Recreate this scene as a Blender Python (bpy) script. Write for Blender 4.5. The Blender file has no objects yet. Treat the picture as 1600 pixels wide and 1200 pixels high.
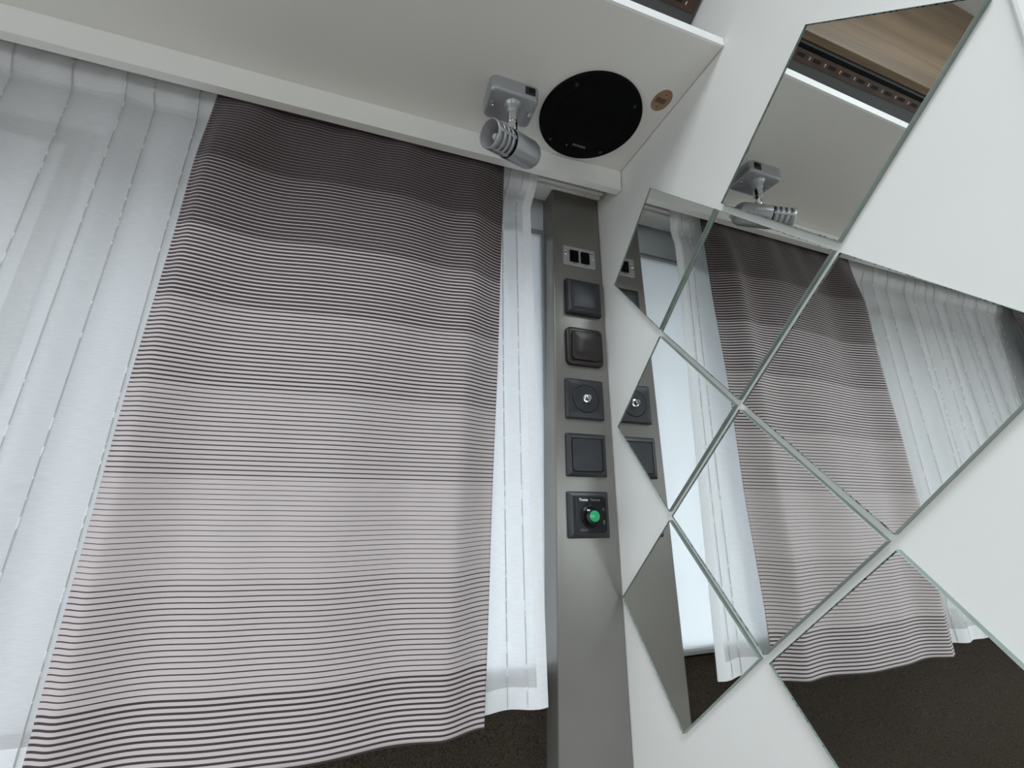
import bpy, bmesh, math, random
from mathutils import Vector, Matrix

random.seed(7)
scene = bpy.context.scene
COL = scene.collection

# ------------------------------------------------------------------ units
# The room is measured in mirror-tile edges (0.20 m); S turns them into metres, Z0 lifts the origin off the floor.
S, Z0 = 0.2, 1.15
TILT = 0.0665          # the window wall leans this much in y for each unit of height
SKEW = 0.0153          # the window wall is not quite square to the side wall
ZS = 1.932             # underside of the overhead shelf


def P(x, y, z):
    return Vector((x * S, y * S, z * S + Z0))


def W(x, y, z):
    """A point of the leaning window-wall layers: y is given at shelf height beside the side wall."""
    return P(x, y - SKEW * x + TILT * (z - ZS), z)


# ------------------------------------------------------------------ camera
cam_data = bpy.data.cameras.new('camera')
cam = bpy.data.objects.new('camera', cam_data)
COL.objects.link(cam)
yaw, pit, rol = 0.3144, 0.2287, 0.0269
fwd = Vector((math.sin(yaw) * math.cos(pit), math.cos(yaw) * math.cos(pit), math.sin(pit)))
rgt = Vector((math.cos(yaw), -math.sin(yaw), 0))
upv = rgt.cross(fwd)
rr = rgt * math.cos(rol) + upv * math.sin(rol)
uu = upv * math.cos(rol) - rgt * math.sin(rol)
m = Matrix((rr, uu, -fwd)).transposed().to_4x4()
m.translation = P(-2.1282, -2.6801, -1.2036)
cam.matrix_world = m
cam_data.sensor_width = 36.0
cam_data.lens = 651.144 / 1600 * 36.0
cam_data.clip_start = 0.01
scene.camera = cam

# ------------------------------------------------------------------ world, daylight, exposure
world = bpy.data.worlds.new('world')
scene.world = world
world.use_nodes = True
wn = world.node_tree.nodes
# overcast sky: the zenith is three times as bright as the horizon, the ground below is dull
wl = world.node_tree.links
w_tc = wn.new('ShaderNodeTexCoord')
w_sp = wn.new('ShaderNodeSeparateXYZ')
w_mr = wn.new('ShaderNodeMapRange')
w_mr.inputs['From Min'].default_value = 0.0
w_mr.inputs['From Max'].default_value = 1.0
w_mr.inputs['To Min'].default_value = 4.5
w_mr.inputs['To Max'].default_value = 13.5
w_gr = wn.new('ShaderNodeMath')
w_gr.operation = 'GREATER_THAN'
w_gr.inputs[1].default_value = 0.0
w_mx = wn.new('ShaderNodeMix')
w_mx.inputs['A'].default_value = 2.0
wl.new(w_tc.outputs['Generated'], w_sp.inputs['Vector'])
wl.new(w_sp.outputs['Z'], w_mr.inputs['Value'])
wl.new(w_sp.outputs['Z'], w_gr.inputs[0])
wl.new(w_gr.outputs[0], w_mx.inputs['Factor'])
wl.new(w_mr.outputs['Result'], w_mx.inputs['B'])
wl.new(w_mx.outputs['Result'], wn['Background'].inputs['Strength'])
wn['Background'].inputs['Color'].default_value = (0.85, 0.935, 1.0, 1)
scene.view_settings.view_transform = 'Standard'
scene.view_settings.look = 'None'
scene.view_settings.gamma = 1
scene.view_settings.use_curve_mapping = False
scene.view_settings.exposure = 0.40


def portal(name, loc, size, rot):
    d = bpy.data.lights.new(name, 'AREA')
    d.shape = 'RECTANGLE'
    d.size, d.size_y = size
    d.cycles.is_portal = True
    o = bpy.data.objects.new(name, d)
    o.location = loc
    o.rotation_euler = rot
    COL.objects.link(o)


XL, XR, YB, ZF, ZC = -10.9, 4.0, -12.0, -5.75, 4.13       # room: left wall, outer right wall, far wall, floor, ceiling
SKY = (-4.6, -1.6, -5.0, -2.5)                            # roof hatch x0 x1 y0 y1
LWIN = (-8.0, -0.8, -1.8, 1.5)                            # left window y0 y1 z0 z1
BWIN = (-7.0, -0.5, -2.6, 0.6)                             # far window x0 x1 z0 z1
portal('roof_hatch_daylight', P((SKY[0] + SKY[1]) / 2, (SKY[2] + SKY[3]) / 2, ZC + .1),
       ((SKY[1] - SKY[0]) * S, (SKY[3] - SKY[2]) * S), (0, 0, 0))
portal('left_window_daylight', P(XL - .1, (LWIN[0] + LWIN[1]) / 2, (LWIN[2] + LWIN[3]) / 2),
       ((LWIN[3] - LWIN[2]) * S, (LWIN[1] - LWIN[0]) * S), (0, math.radians(-90), 0))
portal('far_window_daylight', P((BWIN[0] + BWIN[1]) / 2, YB - .1, (BWIN[2] + BWIN[3]) / 2),
       ((BWIN[1] - BWIN[0]) * S, (BWIN[3] - BWIN[2]) * S), (math.radians(90), 0, 0))


# ------------------------------------------------------------------ materials
MATS = {}


def mat(name, color=(.8, .8, .8), rough=.5, metal=0.0, spec=.5, coat=0.0):
    mt = bpy.data.materials.new(name)
    mt.use_nodes = True
    b = mt.node_tree.nodes['Principled BSDF']
    b.inputs['Base Color'].default_value = (*color, 1)
    b.inputs['Roughness'].default_value = rough
    b.inputs['Metallic'].default_value = metal
    b.inputs['Specular IOR Level'].default_value = spec
    b.inputs['Coat Weight'].default_value = coat
    MATS[name] = mt
    return mt


def nodes(mt):
    nt = mt.node_tree
    return nt, nt.nodes, nt.links, nt.nodes['Principled BSDF']


def mottle(mt, c0, c1, scale=(8, 8, 8), detail=4, bump=0.0, bscale=600.0, bdist=.0004):
    """Fine procedural variation between two close colours, with an optional fine relief."""
    nt, n, l, b = nodes(mt)
    tc = n.new('ShaderNodeTexCoord')
    mp = n.new('ShaderNodeMapping')
    mp.inputs['Scale'].default_value = scale
    no = n.new('ShaderNodeTexNoise')
    no.inputs['Scale'].default_value = 1.0
    no.inputs['Detail'].default_value = detail
    cr = n.new('ShaderNodeValToRGB')
    cr.color_ramp.elements[0].position = .3
    cr.color_ramp.elements[1].position = .7
    cr.color_ramp.elements[0].color = (*c0, 1)
    cr.color_ramp.elements[1].color = (*c1, 1)
    l.new(tc.outputs['Object'], mp.inputs['Vector'])
    l.new(mp.outputs['Vector'], no.inputs['Vector'])
    l.new(no.outputs['Fac'], cr.inputs['Fac'])
    l.new(cr.outputs['Color'], b.inputs['Base Color'])
    if bump:
        nb = n.new('ShaderNodeTexNoise')
        nb.inputs['Scale'].default_value = bscale
        nb.inputs['Detail'].default_value = 2
        bp = n.new('ShaderNodeBump')
        bp.inputs['Strength'].default_value = bump
        bp.inputs['Distance'].default_value = bdist
        l.new(tc.outputs['Object'], nb.inputs['Vector'])
        l.new(nb.outputs['Fac'], bp.inputs['Height'])
        l.new(bp.outputs['Normal'], b.inputs['Normal'])
    return mt


M_white = mottle(mat('white_laminate', rough=.42), (.72, .71, .68), (.76, .75, .72), (3, 3, 3), bump=.08, bscale=900)
M_shelf = mottle(mat('shelf_laminate', rough=.45), (.76, .75, .71), (.80, .79, .75), (3, 3, 3), bump=.05, bscale=900)
M_edge = mat('shelf_edge_band', (.85, .84, .81), .35)
M_band = mat('white_edge_band', (.93, .93, .92), .3)
M_wallw = mottle(mat('wall_lining', rough=.5), (.70, .73, .76), (.74, .77, .80), (2, 2, 2))
M_ceil = mottle(mat('ceiling_lining', rough=.6), (.60, .60, .58), (.64, .64, .62), (2, 2, 2))
M_floor = mottle(mat('floor_lino', rough=.6), (.20, .165, .13), (.25, .21, .17), (4, 4, 4))
M_room = mottle(mat('room_lining', rough=.6), (.62, .60, .56), (.68, .66, .62), (2, 2, 2))
M_column = mottle(mat('grey_metal_paint', rough=.32, metal=.5), (.205, .195, .180), (.235, .225, .208), (5, 5, 5), bump=.05, bscale=1500)
M_track = mat('track_white', (.72, .71, .68), .4)
M_black = mottle(mat('black_plastic', rough=.42), (.017, .018, .022), (.022, .023, .028), (30, 30, 30))
M_dblack = mat('deep_black', (.0025, .0025, .003), .6, spec=.08)
M_gloss = mat('gloss_black', (.005, .005, .006), .28, spec=.25)
M_brown = mottle(mat('brown_plastic', rough=.38), (.012, .007, .006), (.017, .010, .009), (30, 30, 30))
M_green = mat('green_button', (.01, .36, .13), .3, coat=.3)
M_print = mat('white_print', (.75, .75, .75), .5)
M_dimprint = mat('grey_print', (.20, .20, .20), .5)
M_silver = mottle(mat('silver_paint', rough=.36, metal=.55), (.40, .41, .43), (.44, .45, .47), (20, 20, 20))
M_plate = mottle(mat('brushed_plate', rough=.33, metal=.7), (.46, .46, .48), (.52, .52, .54), (400, 20, 20))
M_chrome = mat('chrome', (.75, .75, .76), .12, metal=1.0)
M_steel = mat('steel_screw', (.55, .55, .56), .3, metal=1.0)
M_darkgrey = mottle(mat('dark_grey_carcass', rough=.6), (.085, .087, .09), (.10, .102, .105), (4, 4, 4))
M_brass = mat('staple_metal', (.85, .72, .55), .3, metal=1.0)
M_hole = mat('dark_hole', (.01, .006, .004), .8)
M_lampin = mat('lamp_inside', (.42, .42, .43), .4)
M_bulb = mat('bulb_glass', (.50, .50, .49), .2)
M_frame = mat('window_frame_grey', (.26, .26, .25), .5)
M_blind = bpy.data.materials.new('blind_cloth')
M_blind.use_nodes = True
n, l = M_blind.node_tree.nodes, M_blind.node_tree.links
n.clear()
b_o, b_d, b_t, b_m, b_n, b_r = (n.new('ShaderNode' + q) for q in ('OutputMaterial', 'BsdfDiffuse', 'BsdfTranslucent', 'MixShader', 'TexNoise', 'ValToRGB'))
b_m.inputs[0].default_value = .16
b_n.inputs['Scale'].default_value = 300
b_r.color_ramp.elements[0].color = (.76, .77, .78, 1)
b_r.color_ramp.elements[1].color = (.82, .83, .84, 1)
l.new(b_n.outputs['Fac'], b_r.inputs['Fac'])
l.new(b_r.outputs['Color'], b_d.inputs['Color'])
l.new(b_r.outputs['Color'], b_t.inputs['Color'])
l.new(b_d.outputs[0], b_m.inputs[1])
l.new(b_t.outputs[0], b_m.inputs[2])
l.new(b_m.outputs[0], b_o.inputs[0])
M_blind2 = M_blind.copy()
M_blind2.name = 'thin_blind_cloth'
[q for q in M_blind2.node_tree.nodes if q.type == 'MIX_SHADER'][0].inputs[0].default_value = .46
M_pane = bpy.data.materials.new('window_pane')
M_pane.use_nodes = True
n, l = M_pane.node_tree.nodes, M_pane.node_tree.links
n.clear()
b_o, b_t, b_g, b_m = (n.new('ShaderNode' + q) for q in ('OutputMaterial', 'BsdfTransparent', 'BsdfGlossy', 'MixShader'))
b_m.inputs[0].default_value = .06
b_g.inputs['Roughness'].default_value = .02
l.new(b_t.outputs[0], b_m.inputs[1])
l.new(b_g.outputs[0], b_m.inputs[2])
l.new(b_m.outputs[0], b_o.inputs[0])
M_seam = mat('seam_black', (.02, .02, .02), .8)

# mirror and its glass edge
M_mirror = mat('mirror_silver', (.90, .90, .885), .0, metal=1.0)
M_gedge = mottle(mat('glass_edge', rough=.3), (.20, .25, .225), (.26, .31, .28), (60, 60, 60))
M_gfront = bpy.data.materials.new('glass_front')
M_gfront.use_nodes = True
n, l = M_gfront.node_tree.nodes, M_gfront.node_tree.links
n.clear()
g_o, g_t, g_g, g_m = (n.new('ShaderNode' + q) for q in ('OutputMaterial', 'BsdfTransparent', 'BsdfGlossy', 'MixShader'))
g_t.inputs['Color'].default_value = (.975, .983, .977, 1)
g_g.inputs['Roughness'].default_value = 0
g_m.inputs[0].default_value = .03
l.new(g_t.outputs[0], g_m.inputs[1])
l.new(g_g.outputs[0], g_m.inputs[2])
l.new(g_m.outputs[0], g_o.inputs[0])
M_rim = mat('worn_silver', (.86, .88, .87), .02, metal=1.0)
nt, n, l, b = nodes(M_rim)
tc = n.new('ShaderNodeTexCoord')
no = n.new('ShaderNodeTexNoise')
no.inputs['Scale'].default_value = 260
no.inputs['Detail'].default_value = 3
cr = n.new('ShaderNodeValToRGB')
cr.color_ramp.elements[0].position = .42
cr.color_ramp.elements[0].color = (.02, .022, .02, 1)
cr.color_ramp.elements[1].position = .46
cr.color_ramp.elements[1].color = (.80, .83, .82, 1)
l.new(tc.outputs['Object'], no.inputs['Vector'])
l.new(no.outputs['Fac'], cr.inputs['Fac'])
l.new(cr.outputs['Color'], b.inputs['Base Color'])

# wood laminate with grain along x
M_wood = mat('oak_laminate', rough=.45)
nt, n, l, b = nodes(M_wood)
tc = n.new('ShaderNodeTexCoord')
mp = n.new('ShaderNodeMapping')
mp.inputs['Scale'].default_value = (1.3, 26, 26)
no = n.new('ShaderNodeTexNoise')
no.inputs['Scale'].default_value = 1.0
no.inputs['Detail'].default_value = 8
no.inputs['Distortion'].default_value = .6
mp2 = n.new('ShaderNodeMapping')
mp2.inputs['Scale'].default_value = (6, 220, 220)
no2 = n.new('ShaderNodeTexNoise')
no2.inputs['Scale'].default_value = 1.0
no2.inputs['Detail'].default_value = 4
mx = n.new('ShaderNodeMix')
mx.inputs['Factor'].default_value = .35
cr = n.new('ShaderNodeValToRGB')
cr.color_ramp.elements[0].position = .32
cr.color_ramp.elements[0].color = (.100, .062, .033, 1)
cr.color_ramp.elements[1].position = .68
cr.color_ramp.elements[1].color = (.270, .180, .102, 1)
l.new(tc.outputs['Object'], mp.inputs['Vector'])
l.new(mp.outputs['Vector'], no.inputs['Vector'])
l.new(tc.outputs['Object'], mp2.inputs['Vector'])
l.new(mp2.outputs['Vector'], no2.inputs['Vector'])
l.new(no.outputs['Fac'], mx.inputs['A'])
l.new(no2.outputs['Fac'], mx.inputs['B'])
l.new(mx.outputs['Result'], cr.inputs['Fac'])
l.new(cr.outputs['Color'], b.inputs['Base Color'])
M_ply = mottle(mat('raw_board', rough=.7), (.26, .15, .09), (.36, .22, .14), (90, 40, 90))
M_strip = mottle(mat('brown_strip', rough=.5), (.040, .019, .011), (.085, .042, .024), (30, 60, 60))

# brown felt
M_felt = mottle(mat('brown_felt', rough=.95, spec=.15), (.016, .012, .008), (.062, .049, .036), (420, 420, 420), 3, bump=.9, bscale=700, bdist=.0015)

# striped fabric: the weave's stripe width steps along the drop, top stripes widened further as painted pelmet shade (UV.y in metres from the shelf down)
M_stripe = mat('striped_fabric', rough=.8, spec=.2)
nt, n, l, b = nodes(M_stripe)
uv = n.new('ShaderNodeUVMap')
sp = n.new('ShaderNodeSeparateXYZ')
l.new(uv.outputs['UV'], sp.inputs['Vector'])


def mth(op, a, c=None, val=None):
    q = n.new('ShaderNodeMath')
    q.operation = op
    l.new(a, q.inputs[0])
    if c is not None:
        l.new(c, q.inputs[1])
    if val is not None:
        q.inputs[1].default_value = val
    return q.outputs[0]


PITCH = .0302 * S
fr = mth('FRACT', mth('DIVIDE', sp.outputs['Y'], val=PITCH))
norm = mth('DIVIDE', sp.outputs['Y'], val=5.0 * S)
rampn = n.new('ShaderNodeValToRGB')
rampn.color_ramp.interpolation = 'CONSTANT'
zones = [(1.932, .95), (1.695, .90), (1.11, .75), (.525, .57), (-.06, .40), (-.645, .26), (-1.232, .14), (-1.817, .22), (-2.402, .40)]  # upper dark shares raised to carry the pelmet's shade
els = rampn.color_ramp.elements
while len(els) < len(zones):
    els.new(.5)
for e, (z, d) in zip(els, zones):
    e.position = (1.932 - z) / 5.0
    e.color = (d, d, d, 1)
l.new(norm, rampn.inputs['Fac'])
dark = mth('LESS_THAN', fr, rampn.outputs['Color'])
mixc = n.new('ShaderNodeMix')
mixc.data_type = 'RGBA'
mixc.inputs['A'].default_value = (.51, .452, .446, 1)
mixc.inputs['B'].default_value = (.050, .035, .039, 1)
l.new(dark, mixc.inputs['Factor'])
l.new(mixc.outputs['Result'], b.inputs['Base Color'])
wv = n.new('ShaderNodeTexNoise')
wv.inputs['Scale'].default_value = 900
bp = n.new('ShaderNodeBump')
bp.inputs['Strength'].default_value = .25
bp.inputs['Distance'].default_value = .0004
l.new(uv.outputs['UV'], wv.inputs['Vector'])
l.new(wv.outputs['Fac'], bp.inputs['Height'])
l.new(bp.outputs['Normal'], b.inputs['Normal'])
b.inputs['Sheen Weight'].default_value = .15


def sheer_mat(name, color, clear, uvscale=(900, 900)):
    mt = bpy.data.materials.new(name)
    mt.use_nodes = True
    nt = mt.node_tree
    n, l = nt.nodes, nt.links
    n.clear()
    out = n.new('ShaderNodeOutputMaterial')
    df = n.new('ShaderNodeBsdfDiffuse')
    tl = n.new('ShaderNodeBsdfTranslucent')
    tr = n.new('ShaderNodeBsdfTransparent')
    df.inputs['Color'].default_value = (*color, 1)
    tl.inputs['Color'].default_value = (*color, 1)
    a = n.new('ShaderNodeMixShader')
    a.inputs[0].default_value = .3
    l.new(df.outputs[0], a.inputs[1])
    l.new(tl.outputs[0], a.inputs[2])
    c = n.new('ShaderNodeMixShader')
    l.new(a.outputs[0], c.inputs[1])
    l.new(tr.outputs[0], c.inputs[2])
    # slubs of the weave make it a little more or less open
    uv = n.new('ShaderNodeUVMap')
    mp = n.new('ShaderNodeMapping')
    mp.inputs['Scale'].default_value = (60, 900, 1)
    no = n.new('ShaderNodeTexNoise')
    no.inputs['Scale'].default_value = 1
    no.inputs['Detail'].default_value = 3
    mr = n.new('ShaderNodeMapRange')
    mr.inputs['From Min'].default_value = .3
    mr.inputs['From Max'].default_value = .7
    mr.inputs['To Min'].default_value = max(0, clear - .04)
    mr.inputs['To Max'].default_value = clear + .04
    l.new(uv.outputs['UV'], mp.inputs['Vector'])
    l.new(mp.outputs['Vector'], no.inputs['Vector'])
    l.new(no.outputs['Fac'], mr.inputs['Value'])
    l.new(mr.outputs['Result'], c.inputs[0])
    l.new(c.outputs[0], out.inputs[0])
    return mt


M_sheer = sheer_mat('sheer_voile', (.90, .90, .91), .33)
M_hem = sheer_mat('sheer_hem', (.92, .92, .93), .06)
M_cord = mat('cord_thread', rough=.6)
nt, n, l, b = nodes(M_cord)
tc = n.new('ShaderNodeTexCoord')
mp = n.new('ShaderNodeMapping')
mp.inputs['Scale'].default_value = (60, 60, 70)
no = n.new('ShaderNodeTexNoise')
no.inputs['Scale'].default_value = 1
no.inputs['Detail'].default_value = 2
cr = n.new('ShaderNodeValToRGB')
cr.color_ramp.elements[0].position = .56
cr.color_ramp.elements[0].color = (.58, .55, .53, 1)
cr.color_ramp.elements[1].position = .60
cr.color_ramp.elements[1].color = (.92, .92, .92, 1)  # white flecks paint the thread's sparkle into the colour
l.new(tc.outputs['Object'], mp.inputs['Vector'])
l.new(mp.outputs['Vector'], no.inputs['Vector'])
l.new(no.outputs['Fac'], cr.inputs['Fac'])
l.new(cr.outputs['Color'], b.inputs['Base Color'])


# ------------------------------------------------------------------ helpers
def tag(o, label=None, cat=None, group=None, kind=None):
    if label:
        o['label'] = label
    if cat:
        o['category'] = cat
    if group:
        o['group'] = group
    if kind:
        o['kind'] = kind
    return o


def link(name, me, material, parent=None, smooth=False):
    o = bpy.data.objects.new(name, me)
    COL.objects.link(o)
    if material:
        me.materials.append(material)
    if parent:
        o.parent = parent
    if smooth:
        for p in me.polygons:
            p.use_smooth = True
    return o


def from_bm(name, bm, material, parent=None, smooth=False, autos=None):
    bmesh.ops.recalc_face_normals(bm, faces=bm.faces)
    me = bpy.data.meshes.new(name)
    bm.to_mesh(me)
    bm.free()
    if autos:
        for p in me.polygons:
            p.use_smooth = True
        me.set_sharp_from_angle(angle=math.radians(autos))
    return link(name, me, material, parent, smooth)


def empty(name, loc=(0, 0, 0), rot=(0, 0, 0)):
    o = bpy.data.objects.new(name, None)
    o.empty_display_size = .02
    COL.objects.link(o)
    o.location = loc
    o.rotation_euler = rot
    return o


def box(bm, c, s, bev=0.0, seg=2):
    r = bmesh.ops.create_cube(bm, size=1.0)
    vs = r['verts']
    for v in vs:
        v.co = Vector((v.co.x * s[0] + c[0], v.co.y * s[1] + c[1], v.co.z * s[2] + c[2]))
    if bev:
        es = list({e for v in vs for e in v.link_edges})
        bmesh.ops.bevel(bm, geom=es, offset=bev, segments=seg, affect='EDGES', profile=.5)


def hull8(bm, pts):
    """Box from eight corner points: bottom 0-3, top 4-7."""
    v = [bm.verts.new(p) for p in pts]
    for f in ((0, 3, 2, 1), (4, 5, 6, 7), (0, 1, 5, 4), (1, 2, 6, 5), (2, 3, 7, 6), (3, 0, 4, 7)):
        bm.faces.new([v[i] for i in f])
    return v


def extrude_poly(bm, pts, off):
    a = [bm.verts.new(p) for p in pts]
    c = [bm.verts.new(Vector(p) + Vector(off)) for p in pts]
    k = len(pts)
    bm.faces.new(a)
    bm.faces.new(list(reversed(c)))
    for i in range(k):
        bm.faces.new([a[i], a[(i + 1) % k], c[(i + 1) % k], c[i]])


def lathe(bm, prof, seg=40, axis='Y', cap=True):
    """Revolve (radius, along) pairs; axis Y means 'along' runs to -Y (out of a plate)."""
    rings = []
    for r, h in prof:
        ring = []
        if r < 1e-7:
            ring = [bm.verts.new((0, -h, 0) if axis == 'Y' else (0, 0, h))]
        else:
            for i in range(seg):
                a = 2 * math.pi * i / seg
                x, y = r * math.cos(a), r * math.sin(a)
                ring.append(bm.verts.new((x, -h, y) if axis == 'Y' else (x, y, h)))
        rings.append(ring)
    for a, c in zip(rings, rings[1:]):
        if len(a) == 1 and len(c) == 1:
            continue
        for i in range(seg):
            j = (i + 1) % seg
            if len(a) == 1:
                bm.faces.new([a[0], c[i], c[j]])
            elif len(c) == 1:
                bm.faces.new([a[i], a[j], c[0]])
            else:
                bm.faces.new([a[i], a[j], c[j], c[i]])
    if cap:
        for ring in (rings[0], rings[-1]):
            if len(ring) > 2:
                bm.faces.new(ring)


def tube(bm, p0, p1, r, seg=16):
    p0, p1 = Vector(p0), Vector(p1)
    d = (p1 - p0).normalized()
    a = d.orthogonal().normalized()
    c = d.cross(a)
    r0, r1 = [], []
    for i in range(seg):
        t = 2 * math.pi * i / seg
        o = (a * math.cos(t) + c * math.sin(t)) * r
        r0.append(bm.verts.new(p0 + o))
        r1.append(bm.verts.new(p1 + o))
    for i in range(seg):
        j = (i + 1) % seg
        bm.faces.new([r0[i], r0[j], r1[j], r1[i]])
    bm.faces.new(r0)
    bm.faces.new(r1)


def rrect(w, h, r, seg=6):
    pts = []
    for cx, cz, a0 in ((w / 2 - r, h / 2 - r, 0), (-w / 2 + r, h / 2 - r, 90), (-w / 2 + r, -h / 2 + r, 180), (w / 2 - r, -h / 2 + r, 270)):
        for i in range(seg + 1):
            a = math.radians(a0 + 90 * i / seg)
            pts.append((cx + r * math.cos(a), cz + r * math.sin(a)))
    return pts


def slab(bm, w, h, r, layers, cx=0, cz=0):
    """Rounded plate standing on y=0 and growing to -y; layers = [(inset, depth), ...] bottom to top, closed on top."""
    rings = []
    for ins, d in layers:
        pts = rrect(w - 2 * ins, h - 2 * ins, max(r - ins, .0003))
        rings.append([bm.verts.new((x + cx, -d, z + cz)) for x, z in pts])
    for a, c in zip(rings, rings[1:]):
        k = len(a)
        for i in range(k):
            bm.faces.new([a[i], a[(i + 1) % k], c[(i + 1) % k], c[i]])
    bm.faces.new(rings[0])
    bm.faces.new(rings[-1])


def text_part(name, body, size, loc, rot, material, parent, depth=.00008, bold=0.0):
    cu = bpy.data.curves.new(name, 'FONT')
    cu.body = body
    cu.size = size
    cu.extrude = depth
    cu.offset = bold
    cu.align_x, cu.align_y = 'LEFT', 'CENTER'
    tmp = bpy.data.objects.new('tmp', cu)
    COL.objects.link(tmp)
    dg = bpy.context.evaluated_depsgraph_get()
    me = bpy.data.meshes.new_from_object(tmp.evaluated_get(dg))
    bpy.data.objects.remove(tmp)
    o = link(name, me, material, parent)
    o.location = loc
    o.rotation_euler = rot
    return o


# ------------------------------------------------------------------ the setting
def structure(name, bm, material, parent=None):
    o = from_bm(name, bm, material, parent)
    if not parent:
        o['kind'] = 'structure'
    return o


def slab_pts(bm, x0, x1, y0, y1, z0, z1):
    a, c = P(x0, y0, z0), P(x1, y1, z1)
    box(bm, (a + c) / 2, (abs(c.x - a.x), abs(c.y - a.y), abs(c.z - a.z)))


WX = .024                      # face of the side wall, behind the mirror tiles
YW = 1.2375                    # face of the window wall at shelf height
TRACKZ = 1.845

bm = bmesh.new()
slab_pts(bm, XL, XR, YB, 2.0, ZF - .3, ZF)
structure('floor', bm, M_floor)

bm = bmesh.new()               # ceiling with the roof hatch left open
for x0, x1, y0, y1 in ((XL, SKY[0], YB, 2.0), (SKY[1], XR, YB, 2.0), (SKY[0], SKY[1], YB, SKY[2]), (SKY[0], SKY[1], SKY[3], 2.0)):
    slab_pts(bm, x0, x1, y0, y1, ZC, ZC + .25)
structure('ceiling', bm, M_ceil)

WIN1 = (-9.05, -4.75, -2.62, 1.42)     # window openings x0 x1 z0 z1
WIN2 = (-3.30, -0.57, -2.70, 1.50)
bm = bmesh.new()


def wall_piece(x0, x1, z0, z1):
    hull8(bm, [W(x0, YW, z0), W(x1, YW, z0), W(x1, YW + .3, z0), W(x0, YW + .3, z0), W(x0, YW, z1), W(x1, YW, z1), W(x1, YW + .3, z1), W(x0, YW + .3, z1)])


wall_piece(XL, WIN1[0], ZF, ZC)
wall_piece(WIN1[1], WIN2[0], ZF, ZC)
wall_piece(WIN2[1], XR, ZF, ZC)
for wx0, wx1, wz0, wz1 in (WIN1, WIN2):
    wall_piece(wx0, wx1, ZF, wz0)
    wall_piece(wx0, wx1, wz1, ZC)
structure('wall_window', bm, M_wallw)

bm = bmesh.new()
slab_pts(bm, WX, WX + .16, -2.13, 1.2, ZF, ZC)
structure('wall_right', bm, M_white)

bm = bmesh.new()
p0, p1 = P(WX - .035, -2.19, ZF), P(WX + .195, -2.11, ZC)
box(bm, (p0 + p1) / 2, tuple(p1 - p0), .004, 3)
structure('trim_1', bm, M_edge)

bm = bmesh.new()
for y0, y1, z0, z1 in ((YB, LWIN[0], ZF, ZC), (LWIN[1], 1.2, ZF, ZC), (LWIN[0], LWIN[1], ZF, LWIN[2]), (LWIN[0], LWIN[1], LWIN[3], ZC)):
    slab_pts(bm, XL - .25, XL, y0, y1, z0, z1)
structure('wall_left', bm, M_room)
bm = bmesh.new()
for x0, x1, z0, z1 in ((XL, BWIN[0], ZF, ZC), (BWIN[1], XR, ZF, ZC), (BWIN[0], BWIN[1], ZF, BWIN[2]), (BWIN[0], BWIN[1], BWIN[3], ZC)):
    slab_pts(bm, x0, x1, YB - .25, YB, z0, z1)
structure('wall_rear', bm, M_room)
bm = bmesh.new()
slab_pts(bm, XR, XR + .25, YB, 1.6, ZF, ZC)
structure('wall_outer', bm, M_room)

# unseen board added outside to cut skylight on the upper blinds
bm = bmesh.new()
hull8(bm, [W(XL, YW + .32, 1.62), W(-.1, YW + .32, 1.62), W(-.1, YW + 2.6, 1.50), W(XL, YW + 2.6, 1.50), W(XL, YW + .32, 1.75), W(-.1, YW + .32, 1.75), W(-.1, YW + 2.6, 1.63), W(XL, YW + 2.6, 1.63)])
structure('sky_shade_board', bm, M_darkgrey)

# felt-covered lower part of the window wall
bm = bmesh.new()
zt = -2.75
hull8(bm, [W(XL, YW - .045, ZF), W(-.02, YW - .045, ZF), W(-.02, YW, ZF), W(XL, YW, ZF), W(XL, YW - .045, zt), W(-.02, YW - .045, zt), W(-.02, YW, zt), W(XL, YW, zt)])
structure('wall_window_lower', bm, M_felt)

# window behind the curtains with its blind drawn
win = empty('window_1', W(-6.9, YW, -2.3))
win['kind'] = 'structure'
win2 = empty('window_2', W(-2.4, YW, -2.62))
win2['kind'] = 'structure'


def wwbox(name, x0, x1, z0, z1, d0, d1, material, parent):
    bm = bmesh.new()
    hull8(bm, [W(x0, YW - d1, z0), W(x1, YW - d1, z0), W(x1, YW - d0, z0), W(x0, YW - d0, z0),
               W(x0, YW - d1, z1), W(x1, YW - d1, z1), W(x1, YW - d0, z1), W(x0, YW - d0, z1)])
    o = from_bm(name, bm, material)
    if parent:
        bpy.context.view_layer.update()
        o.parent = parent
        o.matrix_parent_inverse = parent.matrix_world.inverted()
    return o


for wnd, (x0, x1, z0, z1), fw in ((win, WIN1, .14), (win2, WIN2, .03)):
    for a in ((x0 - fw, x1 + fw, z1, z1 + fw), (x0 - fw, x1 + fw, z0 - fw, z0), (x0 - fw, x0, z0, z1), (x1, x1 + fw, z0, z1)):
        wwbox('window_frame', *a, 0, .05, M_frame, wnd)
    wwbox('roller_blind', x0, x1, z0, z1, -.06, -.03, M_blind if wnd is win else M_blind2, wnd)
    wwbox('pane', x0, x1, z0, z1, -.20, -.16, M_pane, wnd)

# ------------------------------------------------------------------ grey corner pillar
bm = bmesh.new()
YC = .976


def colx(z):
    return -.535 - (1.932 - z) * .0142


def colpt(x, d, z):
    return P(x, YC + TILT * (z - ZS) + d, z)


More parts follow.
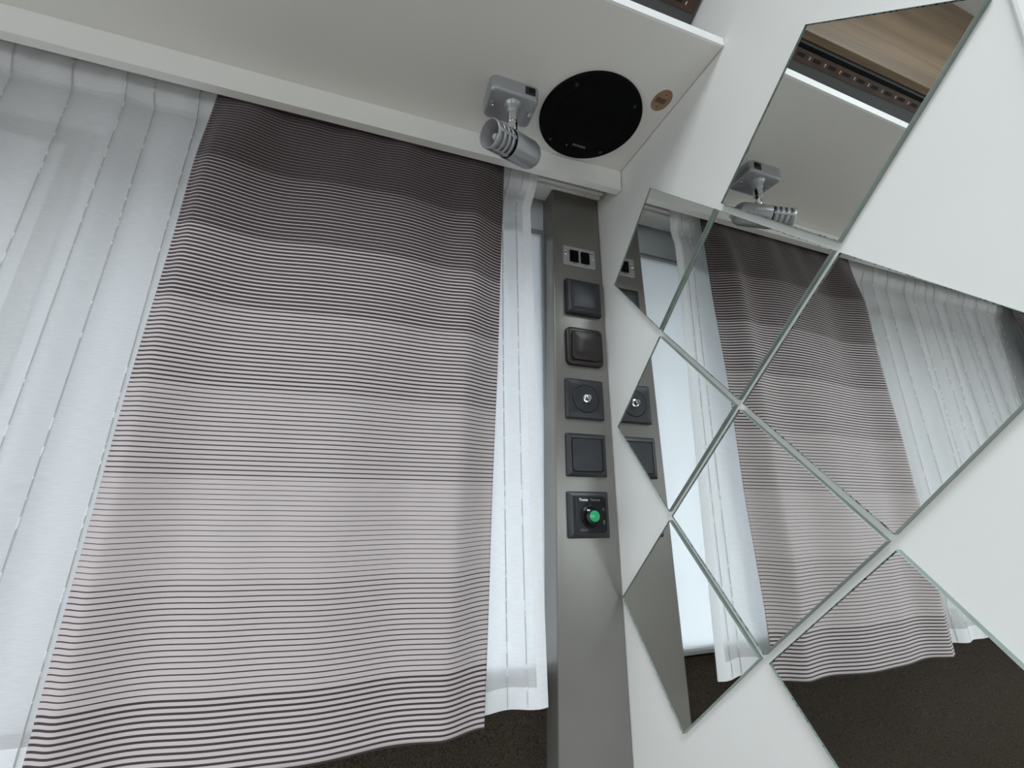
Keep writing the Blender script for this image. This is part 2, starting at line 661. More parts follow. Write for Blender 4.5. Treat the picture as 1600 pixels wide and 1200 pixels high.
vs = hull8(bm, [colpt(colx(ZF), 0, ZF), colpt(WX - .012, 0, ZF), colpt(WX - .012, .262, ZF), colpt(colx(ZF), .262, ZF),
                colpt(colx(ZS), 0, ZS - .004), colpt(WX - .012, 0, ZS - .004), colpt(WX - .012, .262, ZS - .004), colpt(colx(ZS), .262, ZS - .004)])
es = [e for e in bm.edges if set(e.verts) == {vs[0], vs[4]}]
bmesh.ops.bevel(bm, geom=es, offset=.004, segments=5, affect='EDGES', profile=.5)
pil = from_bm('corner_pillar', bm, M_column, autos=40)
tag(pil, 'tall grey metallic corner pillar carrying a column of switches', 'pillar')

# ------------------------------------------------------------------ overhead shelf with pelmet
shelf = empty('overhead_shelf', P(-5.4, .2, ZS))
tag(shelf, 'white overhead shelf with a pelmet board above the curtains', 'shelf')
bpy.context.view_layer.update()


def keep(o, parent):
    o.parent = parent
    o.matrix_parent_inverse = Matrix.Translation(-parent.location) if parent.rotation_euler[:] == (0, 0, 0) else parent.matrix_world.inverted()
    return o


def sheared_box(name, x0, x1, y0, y1, z0, z1, material, parent):
    bm = bmesh.new()
    q = lambda x, y, z: P(x, y - SKEW * x, z)
    hull8(bm, [q(x0, y0, z0), q(x1, y0, z0), q(x1, y1, z0), q(x0, y1, z0), q(x0, y0, z1), q(x1, y0, z1), q(x1, y1, z1), q(x0, y1, z1)])
    return keep(from_bm(name, bm, material), parent)


XS = WX - .006
sheared_box('shelf_board', XL + .02, XS, -.845, 1.18, ZS, ZS + .066, M_shelf, shelf)
sheared_box('edge_band', XL + .02, XS, -.862, -.845, ZS - .0005, ZS + .0665, M_band, shelf)
sheared_box('pelmet_board', XL + .02, XS - .002, .491, .571, ZS - .221, ZS - .0005, M_edge, shelf)

# ------------------------------------------------------------------ overhead cabinet above the shelf
cab = empty('overhead_cabinet', P(-5.4, .2, ZS + .07))
tag(cab, 'oak overhead cabinet with dark sloping underside above the white shelf', 'cabinet')
bpy.context.view_layer.update()
bm = bmesh.new()
prof = [(1.05, ZS + .075), (.25, ZS + .075), (-.735, 2.593), (-.735, ZC - .01), (1.05, ZC - .01)]
extrude_poly(bm, [P(XL + .02, y, z) for y, z in prof], Vector(((XS - XL - .02) * S, 0, 0)))
keep(from_bm('carcass', bm, M_darkgrey), cab)
sl = Vector((0, -1, .6)).normalized()      # up the slope of the underside
nrm = Vector((0, -.6, -1)).normalized()    # out of the underside
bm = bmesh.new()
a0 = P(XL + .04, -.628, 2.530)
for k0, k1, th in ((0, .0162, .0022),):
    q = [a0 + sl * k0, a0 + sl * k1, a0 + sl * k1 + nrm * th, a0 + sl * k0 + nrm * th]
    extrude_poly(bm, q, Vector(((XS - XL - .06) * S, 0, 0)))
strip = keep(from_bm('vent_strip', bm, M_strip), cab)
tag(strip, 'brown slotted strip with bright staples')
st_me = sl_me = None
k = 0
x = -.10
while x > -5.2:
    bmc = bmesh.new()
    box(bmc, (0, 0, 0), (.0018, .0046, .0014), .0004, 1)
    c = P(x, -.628, 2.530) + sl * .0085 + nrm * .0024
    if st_me is None:
        o = from_bm('staple', bmc, M_brass)
        st_me = o.data
    else:
        bmc.free()
        o = link('staple', st_me, None)
    o.location = c
    o.rotation_euler = (math.atan2(.6, -1) - math.pi + math.radians(0), 0, math.radians(8))
    keep(o, cab)
    o.matrix_parent_inverse = Matrix.Translation(-cab.location)
    bmc = bmesh.new()
    box(bmc, (0, 0, 0), (.018, .0052, .0010))
    if sl_me is None:
        o = from_bm('slot', bmc, M_hole)
        sl_me = o.data
    else:
        bmc.free()
        o = link('slot', sl_me, None)
    o.location = P(x - .085, -.628, 2.530) + sl * .0088 + nrm * .0021
    o.rotation_euler = (math.atan2(.6, -1) - math.pi, 0, 0)
    keep(o, cab)
    x -= .19
    k += 1
bm = bmesh.new()
extrude_poly(bm, [a0 + sl * .0168, a0 + sl * .0232, a0 + sl * .0232 + nrm * .0006, a0 + sl * .0168 + nrm * .0006], Vector(((XS - XL - .06) * S, 0, 0)))
keep(from_bm('shadow_gap', bm, M_dblack), cab)  # flat black strip painting the shade of the gap behind the doors
for x0, x1 in ((-5.42, XS - .02), (XL + .04, -5.44)):
    bm = bmesh.new()
    p0, p1 = P(x0, -.803, 2.612), P(x1, -.742, ZC - .02)
    box(bm, (p0 + p1) / 2, tuple(p1 - p0), .0008, 2)
    keep(from_bm('door', bm, M_wood), cab)

# ------------------------------------------------------------------ curtain tracks behind the pelmet
def track(name, y0, y1, label):
    t = empty(name, P(-5.4, (y0 + y1) / 2, TRACKZ))
    bpy.context.view_layer.update()
    bm = bmesh.new()
    g, z0, z1 = .022, TRACKZ, ZS - .001
    ym = (y0 + y1) / 2
    prof = [(y0, z0), (ym - g, z0), (ym - g, z0 + .03), (ym + g, z0 + .03), (ym + g, z0), (y1, z0), (y1, z1), (y0, z1)]
    a = [P(XL + .05, y - SKEW * (XL + .05), z) for y, z in prof]
    b_ = [P(-.03, y + SKEW * .03, z) for y, z in prof]
    va = [bm.verts.new(p) for p in a]
    vb = [bm.verts.new(p) for p in b_]
    for i in range(8):
        j = (i + 1) % 8
        bm.faces.new([va[i], va[j], vb[j], vb[i]])
    bm.faces.new(va)
    bm.faces.new(vb)
    keep(from_bm('rail_profile', bm, M_track), t)
    bm = bmesh.new()
    lathe(bm, [(.0022, 0), (.0022, .0008), (.0012, .0012), (0, .0008)], 14, 'Y')
    s = from_bm('end_screw', bm, M_steel, autos=40)
    s.rotation_euler = (math.radians(90), 0, 0)
    s.location = P(-.21, ym + SKEW * .2 + .042, TRACKZ)
    keep(s, t)
    tag(t, label, 'curtain track')


track('curtain_track', .598, .712, 'white front curtain track holding the striped curtains behind the pelmet')
track('curtain_track', .752, .866, 'white rear curtain track holding the sheer curtain nearest the window')


# ------------------------------------------------------------------ curtains
def sheet(name, fx, fy, z0, z1, nu, nv, material, parent=None):
    """Cloth from functions of (u across, z): fx gives x, fy gives the y layer. UV in metres."""
    me = bpy.data.meshes.new(name)
    vs, uvs, fs = [], [], []
    for j in range(nv + 1):
        z = z0 + (z1 - z0) * j / nv
        for i in range(nu + 1):
            u = i / nu
            x = fx(u, z)
            zz = z(u) if callable(z) else z
            vs.append(W(x, fy(u, zz), zz))
            uvs.append((fx(u, 0) * S, (ZS - zz) * S))
    for j in range(nv):
        for i in range(nu):
            a = j * (nu + 1) + i
            fs.append((a, a + nu + 1, a + nu + 2, a + 1))
    me.from_pydata(vs, [], fs)
    ul = me.uv_layers.new(name='UVMap')
    for lp in me.loops:
        ul.data[lp.index].uv = uvs[lp.vertex_index]
    return link(name, me, material, parent, True)


def sst(t):
    t = max(0, min(1, t))
    return t * t * (3 - 2 * t)


def gss(t, c, w):
    return math.exp(-((t - c) / w) ** 2)


def striped(name, xl_t, xl_b, xr_t, xr_b, y, zb, seed, label, flip):
    root = empty(name, W((xl_t + xr_t) / 2, y, zb))

    def fx(u, z):
        k = (1.84 - z) / (1.84 - zb)
        a = xl_t + (xl_b - xl_t) * k
        c = xr_t + (xr_b - xr_t) * k
        return a + (c - a) * u

    def fy(u, z):
        t = 1 - u if flip else u
        k = sst((1.84 - z) / .9)           # folds open out below the header
        d = -.11 * (1 - sst((t - .87) / .13)) - .022 * gss(t, .88, .05) + .05 * (1 - sst(t / .05))
        d += -.042 * gss(t, .10 - .05 * k, .08) + .055 * gss(t, .29 - .08 * k + .02 * z, .12) - .035 * gss(t, .56 + .04 * math.sin(z * 1.1 + seed), .11) + .02 * gss(t, .76 + .03 * math.sin(z * .9), .07)
        d += .010 * math.sin(t * 23 + z * 1.3 + seed) * (1 - .5 * k) + .008 * math.sin(z * 3.1 + t * 5 + seed)
        d *= (.35 + .65 * k) * (1 - .35 * sst((-1.6 - z) / 1.2))
        d += .018 * math.sin(t * 38) * (1 - k) * .5
        d += .012 * sst((-2.0 - z) / .8) * math.sin(t * 9 + seed)
        return y + d - .0

    bpy.context.view_layer.update()
    o = sheet('striped_cloth', fx, fy, 1.842, zb, 150, 150, M_stripe)
    md = o.modifiers.new('cloth_thickness', 'SOLIDIFY')
    md.thickness = .0007
    md.offset = 0
    keep(o, root)
    h = sheet('bottom_hem', fx, lambda u, z: fy(u, z) + .010, zb + .075, zb + .002, 100, 3, M_stripe)
    keep(h, root)
    tag(root, label, 'curtain', 'striped curtain panels')
    return root


striped('striped_curtain', -3.5875, -3.615, -1.176, -1.262, .667, -2.79, .4,
        'dark brown and beige striped curtain panel hanging between the sheer curtain and the switches', False)
striped('striped_curtain', -9.75, -9.70, -7.36, -7.05, .667, -2.79, 2.1,
        'second striped curtain panel seen only in the mirror at the far end of the sheer', True)

SHX0, SHY, SHZ = -10.1, .805, -2.77


def sh_right(z):
    pts = [(1.92, -.795), (1.84, -.80), (1.60, -.835), (1.45, -.872), (-.12, -.835), (-2.8, -.762)]
    for (za, xa), (zb, xb) in zip(pts, pts[1:]):
        if z >= zb:
            return xa + (xb - xa) * (za - z) / (za - zb)
    return pts[-1][1]


def sh_x(u, z):
    return SHX0 + (sh_right(z) - SHX0) * u


def sh_off(x, z):
    k = .6 + .4 * sst((1.84 - z) / 1.2)
    d = .020 * math.sin(x * 9.3 + .6 * math.sin(z * .8)) + .013 * math.sin(x * 17.1 + 1.3 + z * .3) + .010 * math.sin(x * 4.1 + z * .9)
    h = sst((z - 1.55) / .25)
    return SHY + d * k * (1 - .6 * h) - .073 * h + .006 * h * math.sin(x * 30)


def sh_y(u, z):
    return sh_off(sh_x(u, 0) if False else sh_x(u, z), z)


sh = empty('sheer_curtain', W(-5.4, SHY, SHZ))
tag(sh, 'long white sheer curtain with vertical cord stripes hanging behind the striped panels', 'sheer curtain')
bpy.context.view_layer.update()
NU = 420
keep(sheet('voile', sh_x, sh_y, 1.915, SHZ, NU, 64, M_sheer), sh)
keep(sheet('bottom_hem', sh_x, lambda u, z: sh_y(u, z) - .006, SHZ + .13, SHZ - .004, NU, 3, M_hem), sh)
keep(sheet('side_hem', lambda u, z: sh_right(z) - .085 + .088 * u, lambda u, z: sh_off(sh_right(z) - .085 + .088 * u, z) - .008, 1.915, SHZ - .004, 4, 60, M_hem), sh)
keep(sheet('heading_tape', sh_x, lambda u, z: sh_y(u, z) - .005, 1.914, 1.64, NU, 6, M_sheer), sh)
cords = [-.985, -1.115, -1.42, -1.55, -1.95, -2.2, -2.34, -2.7, -2.95, -3.2, -3.45, -3.745, -4.045, -4.222, -4.567, -4.905, -5.16, -5.42, -5.6,
         -5.95, -6.2, -6.33, -6.7, -6.97, -7.25, -7.4, -7.8, -8.1, -8.4, -8.7, -8.95, -9.3, -9.6]
for i, cx in enumerate(cords):
    bm = bmesh.new()
    rows = []
    wdt = .00085
    for j in range(61):
        z = 1.905 + (SHZ + .01 - 1.905) * j / 60
        x = cx + (sh_right(z) - sh_right(0)) * max(0, (cx + 2.5) / 1.7)
        c = W(x, sh_off(x, z) - .012, z)
        rows.append([bm.verts.new(c + Vector((-wdt, .0004, 0))), bm.verts.new(c + Vector((0, -.0006, 0))), bm.verts.new(c + Vector((wdt, .0004, 0)))])
    for a, c in zip(rows, rows[1:]):
        for q in (0, 1):
            bm.faces.new([a[q], a[q + 1], c[q + 1], c[q]])
    keep(from_bm('cord_stripe', bm, M_cord), sh)

# ------------------------------------------------------------------ mirror tiles
NODE = {(0, 0): (.002, .005), (0, 1): (-.690, .708), (1, 0): (-.703, -.704), (1, 1): (-1.401, -.015), (-1, 0): (.670, .728), (-1, 1): (.018, 1.410),
        (0, -1): (.691, -.693), (1, -1): (.012, -1.424), (1, -2): (.702, -2.140), (2, -2): (-.001, -2.834), (2, -1): (-.704, -2.120), (2, 0): (-1.425, -1.412),
        (0, 2): (-1.423, 1.424), (1, 2): (-2.10, .705), (2, 1): (-2.10, -.705), (3, -1): (-1.41, -2.83), (3, 0): (-2.10, -2.12)}
TILES = [((0, 2), (0, 1), (1, 1), (1, 2), 'diamond mirror tile reflecting the oak cabinet door, highest on the wall'),
         ((-1, 1), (-1, 0), (0, 0), (0, 1), 'diamond mirror tile beside the pillar top reflecting the silver rocker plate'),
         ((0, 1), (0, 0), (1, 0), (1, 1), 'diamond mirror tile reflecting the dark top of the striped curtain'),
         ((0, 0), (0, -1), (1, -1), (1, 0), 'diamond mirror tile reflecting the antenna socket and the blank plate'),
         ((1, 1), (1, 0), (2, 0), (2, 1), 'diamond mirror tile reflecting the sheer curtain and pelmet at the right edge'),
         ((1, 0), (1, -1), (2, -1), (2, 0), 'diamond mirror tile in the middle filled by the pale striped curtain'),
         ((1, -1), (1, -2), (2, -2), (2, -1), 'diamond mirror tile reflecting the bare grey pillar and a bit of brown felt'),
         ((2, 0), (2, -1), (3, -1), (3, 0), 'diamond mirror tile reflecting mostly brown felt below the curtain hem')]
GAP, THK = .021, .008
for A, B, C_, D, label in TILES:
    pts = [Vector(NODE[q]) for q in (A, B, C_, D)]
    ctr = sum(pts, Vector((0, 0))) / 4

    def inset(g):
        out = []
        for i in range(4):
            p, a, c = pts[i], pts[i - 1], pts[(i + 1) % 4]
            d1, d2 = (a - p).normalized(), (c - p).normalized()
            s = abs(d1.x * d2.y - d1.y * d2.x)
            out.append(p + (d1 + d2) * (g / s))
        return out

    root = empty('mirror_tile', P(0, ctr.x, ctr.y))
    bpy.context.view_layer.update()
    o1, o2, o3 = inset(GAP), inset(GAP + .0015), inset(GAP + .0045)
    bm = bmesh.new()                                # ground green edge all round
    rings = []
    for ring, xx in ((o1, WX), (o1, -THK + .0015), (o2, -THK)):
        rings.append([bm.verts.new(P(xx, q.x, q.y)) for q in ring])
    for a, c in zip(rings, rings[1:]):
        for i in range(4):
            bm.faces.new([a[i], a[(i + 1) % 4], c[(i + 1) % 4], c[i]])
    keep(from_bm('glass_edge', bm, M_gedge), root)
    bm = bmesh.new()                                # clear front face
    bm.faces.new([bm.verts.new(P(-THK, q.x, q.y)) for q in o2])
    keep(from_bm('glass_front', bm, M_gfront), root)
    bm = bmesh.new()                                # silvering on the back
    hull8(bm, [P(0, q.x, q.y) for q in o3] + [P(.0025, q.x, q.y) for q in o3])
    keep(from_bm('mirror_face', bm, M_mirror), root)
    bm = bmesh.new()                                # worn rim of the silvering
    ra = [bm.verts.new(P(.0002, q.x, q.y)) for q in o1]
    rb = [bm.verts.new(P(.0002, q.x, q.y)) for q in o3]
    for i in range(4):
        bm.faces.new([ra[i], ra[(i + 1) % 4], rb[(i + 1) % 4], rb[i]])
    keep(from_bm('worn_rim', bm, M_rim), root)
    tag(root, label, 'mirror', 'mirror tiles on the side wall')

# ------------------------------------------------------------------ speaker in the shelf underside
MM = .001


def under(name, x, y, rz=0.0):
    """Empty on the shelf underside whose local -Y points down and local Z towards the room."""
    o = empty(name, P(x, y, ZS))
    # local x -> world x, local -y -> world -z, local z -> world -y
    o.rotation_euler = (math.radians(90), 0, 0)
    o.rotation_euler = Matrix(((1, 0, 0), (0, 0, -1), (0, 1, 0))).to_euler()
    return o


sp_ = under('ceiling_speaker', -.591, .030)
tag(sp_, 'round black ceiling speaker flush in the shelf underside', 'speaker')
R_ = .4456 * S
bm = bmesh.new()
lathe(bm, [(R_, 0), (R_, .0035), (R_ - .002, .0055), (R_ - .008, .006), (R_ - .0215, .0052), (R_ - .024, .0035)], 72)
from_bm('bezel_ring', bm, M_dblack, sp_, autos=30)
bm = bmesh.new()
lathe(bm, [(R_ - .0235, .0030), (R_ - .0235, .0042), (.05, .0058), (.03, .0064), (0, .0068)], 72)
from_bm('grille', bm, M_dblack, sp_, autos=30)
for a in (-133.6, -42.7, 130.5, 46.3):
    bm = bmesh.new()
    lathe(bm, [(.0030, 0), (.0030, .0064), (.0018, .0069), (.0016, .0060), (0, .0060)], 16)
    s = from_bm('screw', bm, M_black, sp_, autos=30)
    s.location = (.385 * S * math.cos(math.radians(a)), 0, -.385 * S * math.sin(math.radians(a)))
text_part('logo_text', 'PIONEER', .0068, (-.006, -.0066, -.0555), (math.radians(90), 0, 0), M_dimprint, sp_, bold=.0001)
bm = bmesh.new()
lathe(bm, [(.0012, 0), (.0012, .0066), (0, .0067)], 10)
s = from_bm('logo_dot', bm, M_dimprint, sp_)
s.location = (-.0155, 0, -.0615)

# ------------------------------------------------------------------ oval board inset with slot
ov = under('catch_plate', -.116, -.334)
tag(ov, 'small oval raw brown board plug with a slot beside the speaker', 'catch plate')
bm = bmesh.new()
ring0, ring1 = [], []
for i in range(36):
    a = 2 * math.pi * i / 36
    x, z = .0155 * math.cos(a), .0200 * math.sin(a)
    ring0.append(bm.verts.new((x, 0, z)))
    ring1.append(bm.verts.new((x, -.0008, z)))
for i in range(36):
    bm.faces.new([ring0[i], ring0[(i + 1) % 36], ring1[(i + 1) % 36], ring1[i]])
bm.faces.new(ring1)
bm.faces.new(ring0)
from_bm('plug', bm, M_ply, ov)
bm = bmesh.new()
box(bm, (-.002, -.0008, 0), (.0180, .0012, .0085), .0003, 1)
from_bm('slot', bm, mottle(mat('slot_brown', rough=.7), (.10, .055, .032), (.15, .085, .05), (60, 60, 60)), ov)
for sx, sz in ((.001, .0115), (-.001, -.0115)):
    bm = bmesh.new()
    lathe(bm, [(.0011, 0), (.0011, .0010), (0, .0010)], 12)
    s = from_bm('screw_hole', bm, M_hole, ov)
    s.location = (sx, 0, sz)

# ------------------------------------------------------------------ spot lamp
lx0, lx1, ly0, ly1, lh = -1.520, -1.112, -.085, .215, .120
lamp = empty('spot_lamp', P((lx0 + lx1) / 2, (ly0 + ly1) / 2, ZS))
tag(lamp, 'silver swivel spot lamp with slotted head screwed under the shelf', 'lamp')
bpy.context.view_layer.update()
bm = bmesh.new()
w, h = (lx1 - lx0) * S, (ly1 - ly0) * S
rings = []
for ins, d, r in ((-.0010, 0, .010), (-.0006, .008, .010), (.0, lh * S - .0035, .010), (.0012, lh * S - .0012, .010), (.0035, lh * S, .009)):
    rings.append([bm.verts.new((x, y, -d)) for x, y in rrect(w - 2 * ins, h - 2 * ins, max(r - ins, .003), 7)])
for a, c in zip(rings, rings[1:]):
    k = len(a)
    for i in range(k):
        bm.faces.new([a[i], a[(i + 1) % k], c[(i + 1) % k], c[i]])
bm.faces.new(rings[0])
bm.faces.new(rings[-1])
from_bm('base', bm, M_silver, lamp, autos=35)


def lloc(x, y, z):
    return P(x, y, z) - lamp.location


bm = bmesh.new()
box(bm, lloc(-1.194, ly0 - .004, 1.877), (.0175, .0024, .0135), .0006, 2)
sw = from_bm('switch_housing', bm, M_black, lamp)
bm = bmesh.new()
box(bm, lloc(-1.184, ly0 - .012, 1.885), (.0105, .0026, .0070), .0007, 2)
from_bm('rocker', bm, M_gloss, lamp)
for sx in (-1.472, -1.148):
    bm = bmesh.new()
    lathe(bm, [(.0046, 0), (.0046, -.0012), (.0040, -.0016), (.0028, -.0012), (.0022, -.0002), (0, -.0002)], 18, 'Z')
    s = from_bm('screw', bm, M_steel, lamp, autos=35)
    s.location = lloc(sx, .060, ZS - lh)
SX, SY = -1.306, .030
bm = bmesh.new()
lathe(bm, [(.0150, .0005), (.0120, -.003), (.0104, -.007), (.0098, -.015), (.0090, -.016)], 28, 'Z')
s = from_bm('collar', bm, M_silver, lamp, autos=35)
s.location = lloc(SX, SY, ZS - lh)
bm = bmesh.new()
lathe(bm, [(.0088, -.014), (.0088, -.034), (.0074, -.0345), (.0074, -.0365), (.0086, -.037), (.0086, -.048), (.0060, -.052), (.0040, -.060)], 28, 'Z')
s = from_bm('stem', bm, M_chrome, lamp, autos=35)
s.location = lloc(SX, SY, ZS - lh)

fr_ = P(-1.529, -.113, 1.340)
bk_ = P(-1.085, .125, 1.464)
axis = (bk_ - fr_)
LEN = axis.length
axis.normalize()
zq = axis.to_track_quat('Z', 'Y')
head = empty('lamp_head_frame', fr_)
bpy.data.objects.remove(head)
RH = .107 * S
NA = 96


def head_part(name, bm, material, autos=40):
    o = from_bm(name, bm, material, None, autos=autos)
    o.rotation_mode = 'QUATERNION'
    o.rotation_quaternion = zq
    o.location = fr_ - lamp.location
    o.parent = lamp
    return o


# slotted front basket: four slot rings, bridged four times round
slots = [(.0085, .0125), (.0180, .0220), (.0275, .0315), (.0370, .0405)]
zs_ = [0, .0012]
for a, c in slots:
    zs_ += [a, c]
zs_ += [.048]
bm = bmesh.new()
grid = []
for k, z in enumerate(zs_):
    r = RH - (.0008 if k == 0 else 0)
    grid.append([bm.verts.new((r * math.cos(2 * math.pi * i / NA), r * math.sin(2 * math.pi * i / NA), z)) for i in range(NA)])
for k in range(len(zs_) - 1):
    is_slot = any(abs(zs_[k] - a) < 1e-9 for a, c in slots)
    for i in range(NA):
        if is_slot and (i % 24) not in (0, 1, 2, 3):
            continue
        j = (i + 1) % NA
        bm.faces.new([grid[k][i], grid[k][j], grid[k + 1][j], grid[k + 1][i]])
hd = head_part('head_basket', bm, M_silver)
md = hd.modifiers.new('wall', 'SOLIDIFY')
md.thickness = .0016
md.offset = -1
bm = bmesh.new()
lathe(bm, [(RH - .0060, .050), (RH + .0006, .0412), (RH + .0009, .0425), (RH + .0009, LEN - .012), (RH - .001, LEN - .005), (RH - .005, LEN + .001),
           (RH - .010, LEN + .004), (0, LEN + .006)][1:], 64, 'Z', cap=False)
hd2 = head_part('head_body', bm, M_silver)
bm = bmesh.new()
lathe(bm, [(RH - .0002, .0395), (RH + .0007, .0400), (RH + .0007, .0415), (RH - .0002, .0420)], 64, 'Z', cap=False)
head_part('head_ring', bm, M_dblack)
bm = bmesh.new()
lathe(bm, [(RH - .0020, .0012), (RH - .0045, .040), (.010, .046), (0, .046)], 48, 'Z', cap=False)
head_part('reflector', bm, M_lampin)
bm = bmesh.new()
lathe(bm, [(0, .010), (.0035, .0108), (.0058, .014), (.0060, .020), (.0048, .040)], 24, 'Z', cap=False)
head_part('bulb', bm, M_bulb)
bm = bmesh.new()
lathe(bm, [(.0105, LEN + .003), (.0105, LEN + .0065), (.0090, LEN + .0085), (0, LEN + .0088)], 32, 'Z', cap=False)
head_part('rear_knob', bm, M_silver)

# ------------------------------------------------------------------ switches on the pillar
TH = -math.atan(TILT)


def on_pillar(name, x, z):
    return empty(name, colpt(x, 0, z), (TH, 0, 0))


PL = lambda o, name, w, h, r, layers, material, cx=0, cz=0: from_bm(name, (lambda bm: (slab(bm, w, h, r, layers, cx, cz), bm)[1])(bmesh.new()), material, o, autos=32)
RX = (math.radians(90), 0, 0)

# 1 silver double rocker plate
o = on_pillar('rocker_switch_plate', -.245, 1.127)
tag(o, 'silver plate with two black rocker switches at the pillar top', 'switch')
PL(o, 'plate', .0755, .0455, .004, [(0, 0), (0, .0010), (.0008, .0018), (.0030, .0018), (.0034, .0014)], M_plate)
for cx in (-.0125, .0135):
    PL(o, 'rocker', .0200, .0275, .0015, [(0, 0), (0, .0030), (.0008, .0042), (.0030, .0046)], M_dblack, cx, 0)
for cx, cz in ((-.0315, .0030), (.0325, .0005)):
    bm = bmesh.new()
    lathe(bm, [(.0033, .001), (.0033, .0030), (.0020, .0037), (0, .0038)], 18)
    s = from_bm('screw', bm, M_chrome, o, autos=35)
    s.location = (cx, 0, cz)
bm = bmesh.new()
lathe(bm, [(.0040, .001), (.0040, .0021), (.0034, .0024), (.0029, .0021), (.0029, .0017), (0, .0018)], 20)
s = from_bm('indicator_ring', bm, M_steel, o, autos=35)
s.location = (-.0305, 0, .0135)
for cx in (-.0125, .0135):
    bm = bmesh.new()
    lathe(bm, [(.0014, .001), (.0014, .0017), (0, .0017)], 10)
    s = from_bm('bulb_symbol', bm, M_seam, o)
    s.location = (cx, 0, -.0170)
bm = bmesh.new()
box(bm, (.0300, -.0016, .0135), (.0060, .0004, .0010))
s = from_bm('key_symbol', bm, M_seam, o)

# 2 domed black cover
o = on_pillar('switch_cover', -.236, .636)
tag(o, 'thick domed blank black cover under the silver rocker plate', 'cover plate')
PL(o, 'cover', .0800, .0780, .004, [(.0010, 0), (0, .0020), (.0010, .0085), (.0040, .0120), (.0085, .0138), (.0160, .0146), (.026, .0150)], M_black)

# 3 brown rocker
o = on_pillar('dimmer_switch', -.246, .098)
tag(o, 'dark brown rounded rocker switch, third from the pillar top', 'switch')
PL(o, 'frame', .0800, .0790, .011, [(0, 0), (0, .0060), (.0012, .0085), (.0040, .0098), (.0085, .0100), (.0090, .0090)], M_brown)
PL(o, 'rocker', .0600, .0600, .008, [(0, .006), (0, .0125), (.0010, .0140), (.0040, .0150), (.02, .0150)], M_brown)
bm = bmesh.new()
box(bm, (-.0245, -.0151, .0255), (.0030, .0006, .0012))
from_bm('mark', bm, M_seam, o)

# 4 antenna socket
o = on_pillar('antenna_socket', -.266, -.432)
tag(o, 'square black antenna socket with a round insert and metal connector', 'socket')
PL(o, 'frame', .0800, .0780, .0025, [(0, 0), (0, .0045), (.0030, .0075), (.0100, .0088), (.0125, .0090)], M_black)
bm = bmesh.new()
lathe(bm, [(.0272, .0080), (.0272, .0092), (.0264, .0096), (.0262, .0086)], 56, cap=False)
from_bm('groove_ring', bm, M_dblack, o, autos=30)
bm = bmesh.new()
lathe(bm, [(.0262, .0080), (.0262, .0094), (.0256, .0098), (0, .0099)], 56)
from_bm('round_insert', bm, M_black, o, autos=30)
bm = bmesh.new()
lathe(bm, [(.0075, .0098), (.0075, .0120), (.0055, .0125), (.0050, .0125), (.0048, .0215), (.0040, .0220), (.0028, .0220), (.0026, .0170), (0, .0170)], 22, cap=False)
fc = from_bm('connector', bm, M_chrome, o, autos=30)

# 5 blank plate
o = on_pillar('blank_plate', -.275, -.957)
tag(o, 'square black blank plate with a rounded square insert below the antenna socket', 'cover plate')
PL(o, 'frame', .0805, .0780, .0025, [(0, 0), (0, .0045), (.0030, .0072), (.0085, .0084), (.0090, .0074)], M_black)
PL(o, 'groove', .0620, .0610, .0070, [(0, .0070), (0, .0086), (.0008, .0088), (.0010, .0078)], M_dblack)
PL(o, 'insert', .0600, .0590, .0062, [(0, .0070), (0, .0084), (.0006, .0090), (.02, .0090)], M_black)

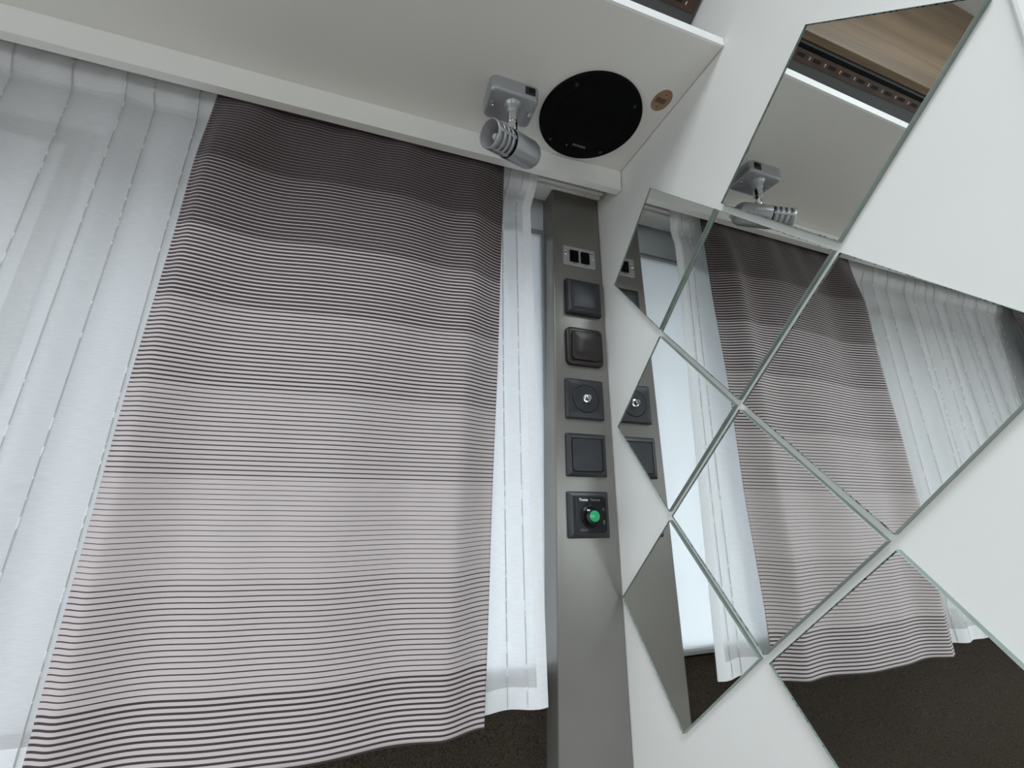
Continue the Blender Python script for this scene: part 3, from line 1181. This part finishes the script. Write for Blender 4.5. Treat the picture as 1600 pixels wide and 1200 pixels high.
# 6 boiler switch with the green knob
o = on_pillar('boiler_switch', -.282, -1.474)
tag(o, 'square black boiler switch with a green knob centre at the pillar', 'switch')
PL(o, 'frame', .0800, .0780, .0025, [(0, 0), (0, .0045), (.0030, .0072), (.0085, .0084), (.0092, .0080)], M_black)
face = PL(o, 'face_plate', .0590, .0610, .0070, [(0, .0070), (0, .0082), (.0006, .0088), (.02, .0088)], M_gloss, .0040, 0)
bm = bmesh.new()
lathe(bm, [(.0200, .0086), (.0200, .0098), (.0165, .0120), (.0158, .0180), (.0145, .0200), (.0098, .0205), (.0096, .0195)], 48, cap=False)
kn = from_bm('knob', bm, M_gloss, o, autos=35)
kn.location = (.0030, 0, -.0025)
bm = bmesh.new()
lathe(bm, [(.0096, .0190), (.0094, .0215), (.0070, .0226), (0, .0230)], 36, cap=False)
g = from_bm('green_button', bm, M_green, o, autos=50)
g.location = (.0030, 0, -.0025)
bm = bmesh.new()
box(bm, (-.0085, -.0206, .0075), (.0055, .0008, .0026), .0003, 1)
pt = from_bm('knob_mark', bm, M_print, o)  # small white bar at the knob's upper left
pt.location = (-.0030, 0, .0025)
pt.rotation_euler = (0, 0, 0)
text_part('lettering', 'Truma', .0062, (-.0195, -.0089, .0248), RX, M_print, o, bold=.00022)
text_part('lettering', 'Therme', .0062, (.0015, -.0089, .0248), RX, M_dimprint, o, bold=.00005)
text_part('lettering', '230 V~', .0055, (-.0195, -.0089, -.0255), RX, M_dimprint, o, bold=.00005)
bm = bmesh.new()
lathe(bm, [(.0022, .0087), (.0022, .0090), (.0015, .0090), (.0015, .0087)], 20, cap=False)
q = from_bm('off_symbol', bm, M_dimprint, o)
q.location = (.0275, 0, .0090)
bm = bmesh.new()
for k in range(3):
    box(bm, (.0275, -.0089, -.0105 - .0024 * k), (.0040, .0003, .0012))
from_bm('heat_symbol', bm, M_dimprint, o)


# ------------------------------------------------------------------ sub-parts hang on the part they sit on
def under_part(root, part_name, kids):
    part = [c for c in root.children if c.name.split('.')[0] == part_name][0]
    for c in list(root.children):
        if c.name.split('.')[0] in kids:
            c.parent = part
            if c.matrix_parent_inverse != Matrix.Identity(4):
                c.matrix_parent_inverse = Matrix.Identity(4)


under_part(lamp, 'base', ('screw',))
under_part(lamp, 'switch_housing', ('rocker',))
under_part(sp_, 'bezel_ring', ('screw',))
under_part(sp_, 'grille', ('logo_text', 'logo_dot'))
under_part(ov, 'plug', ('screw_hole',))
under_part(cab, 'vent_strip', ('staple', 'slot'))
under_part(o, 'face_plate', ('lettering', 'off_symbol', 'heat_symbol'))
under_part(o, 'knob', ('knob_mark',))
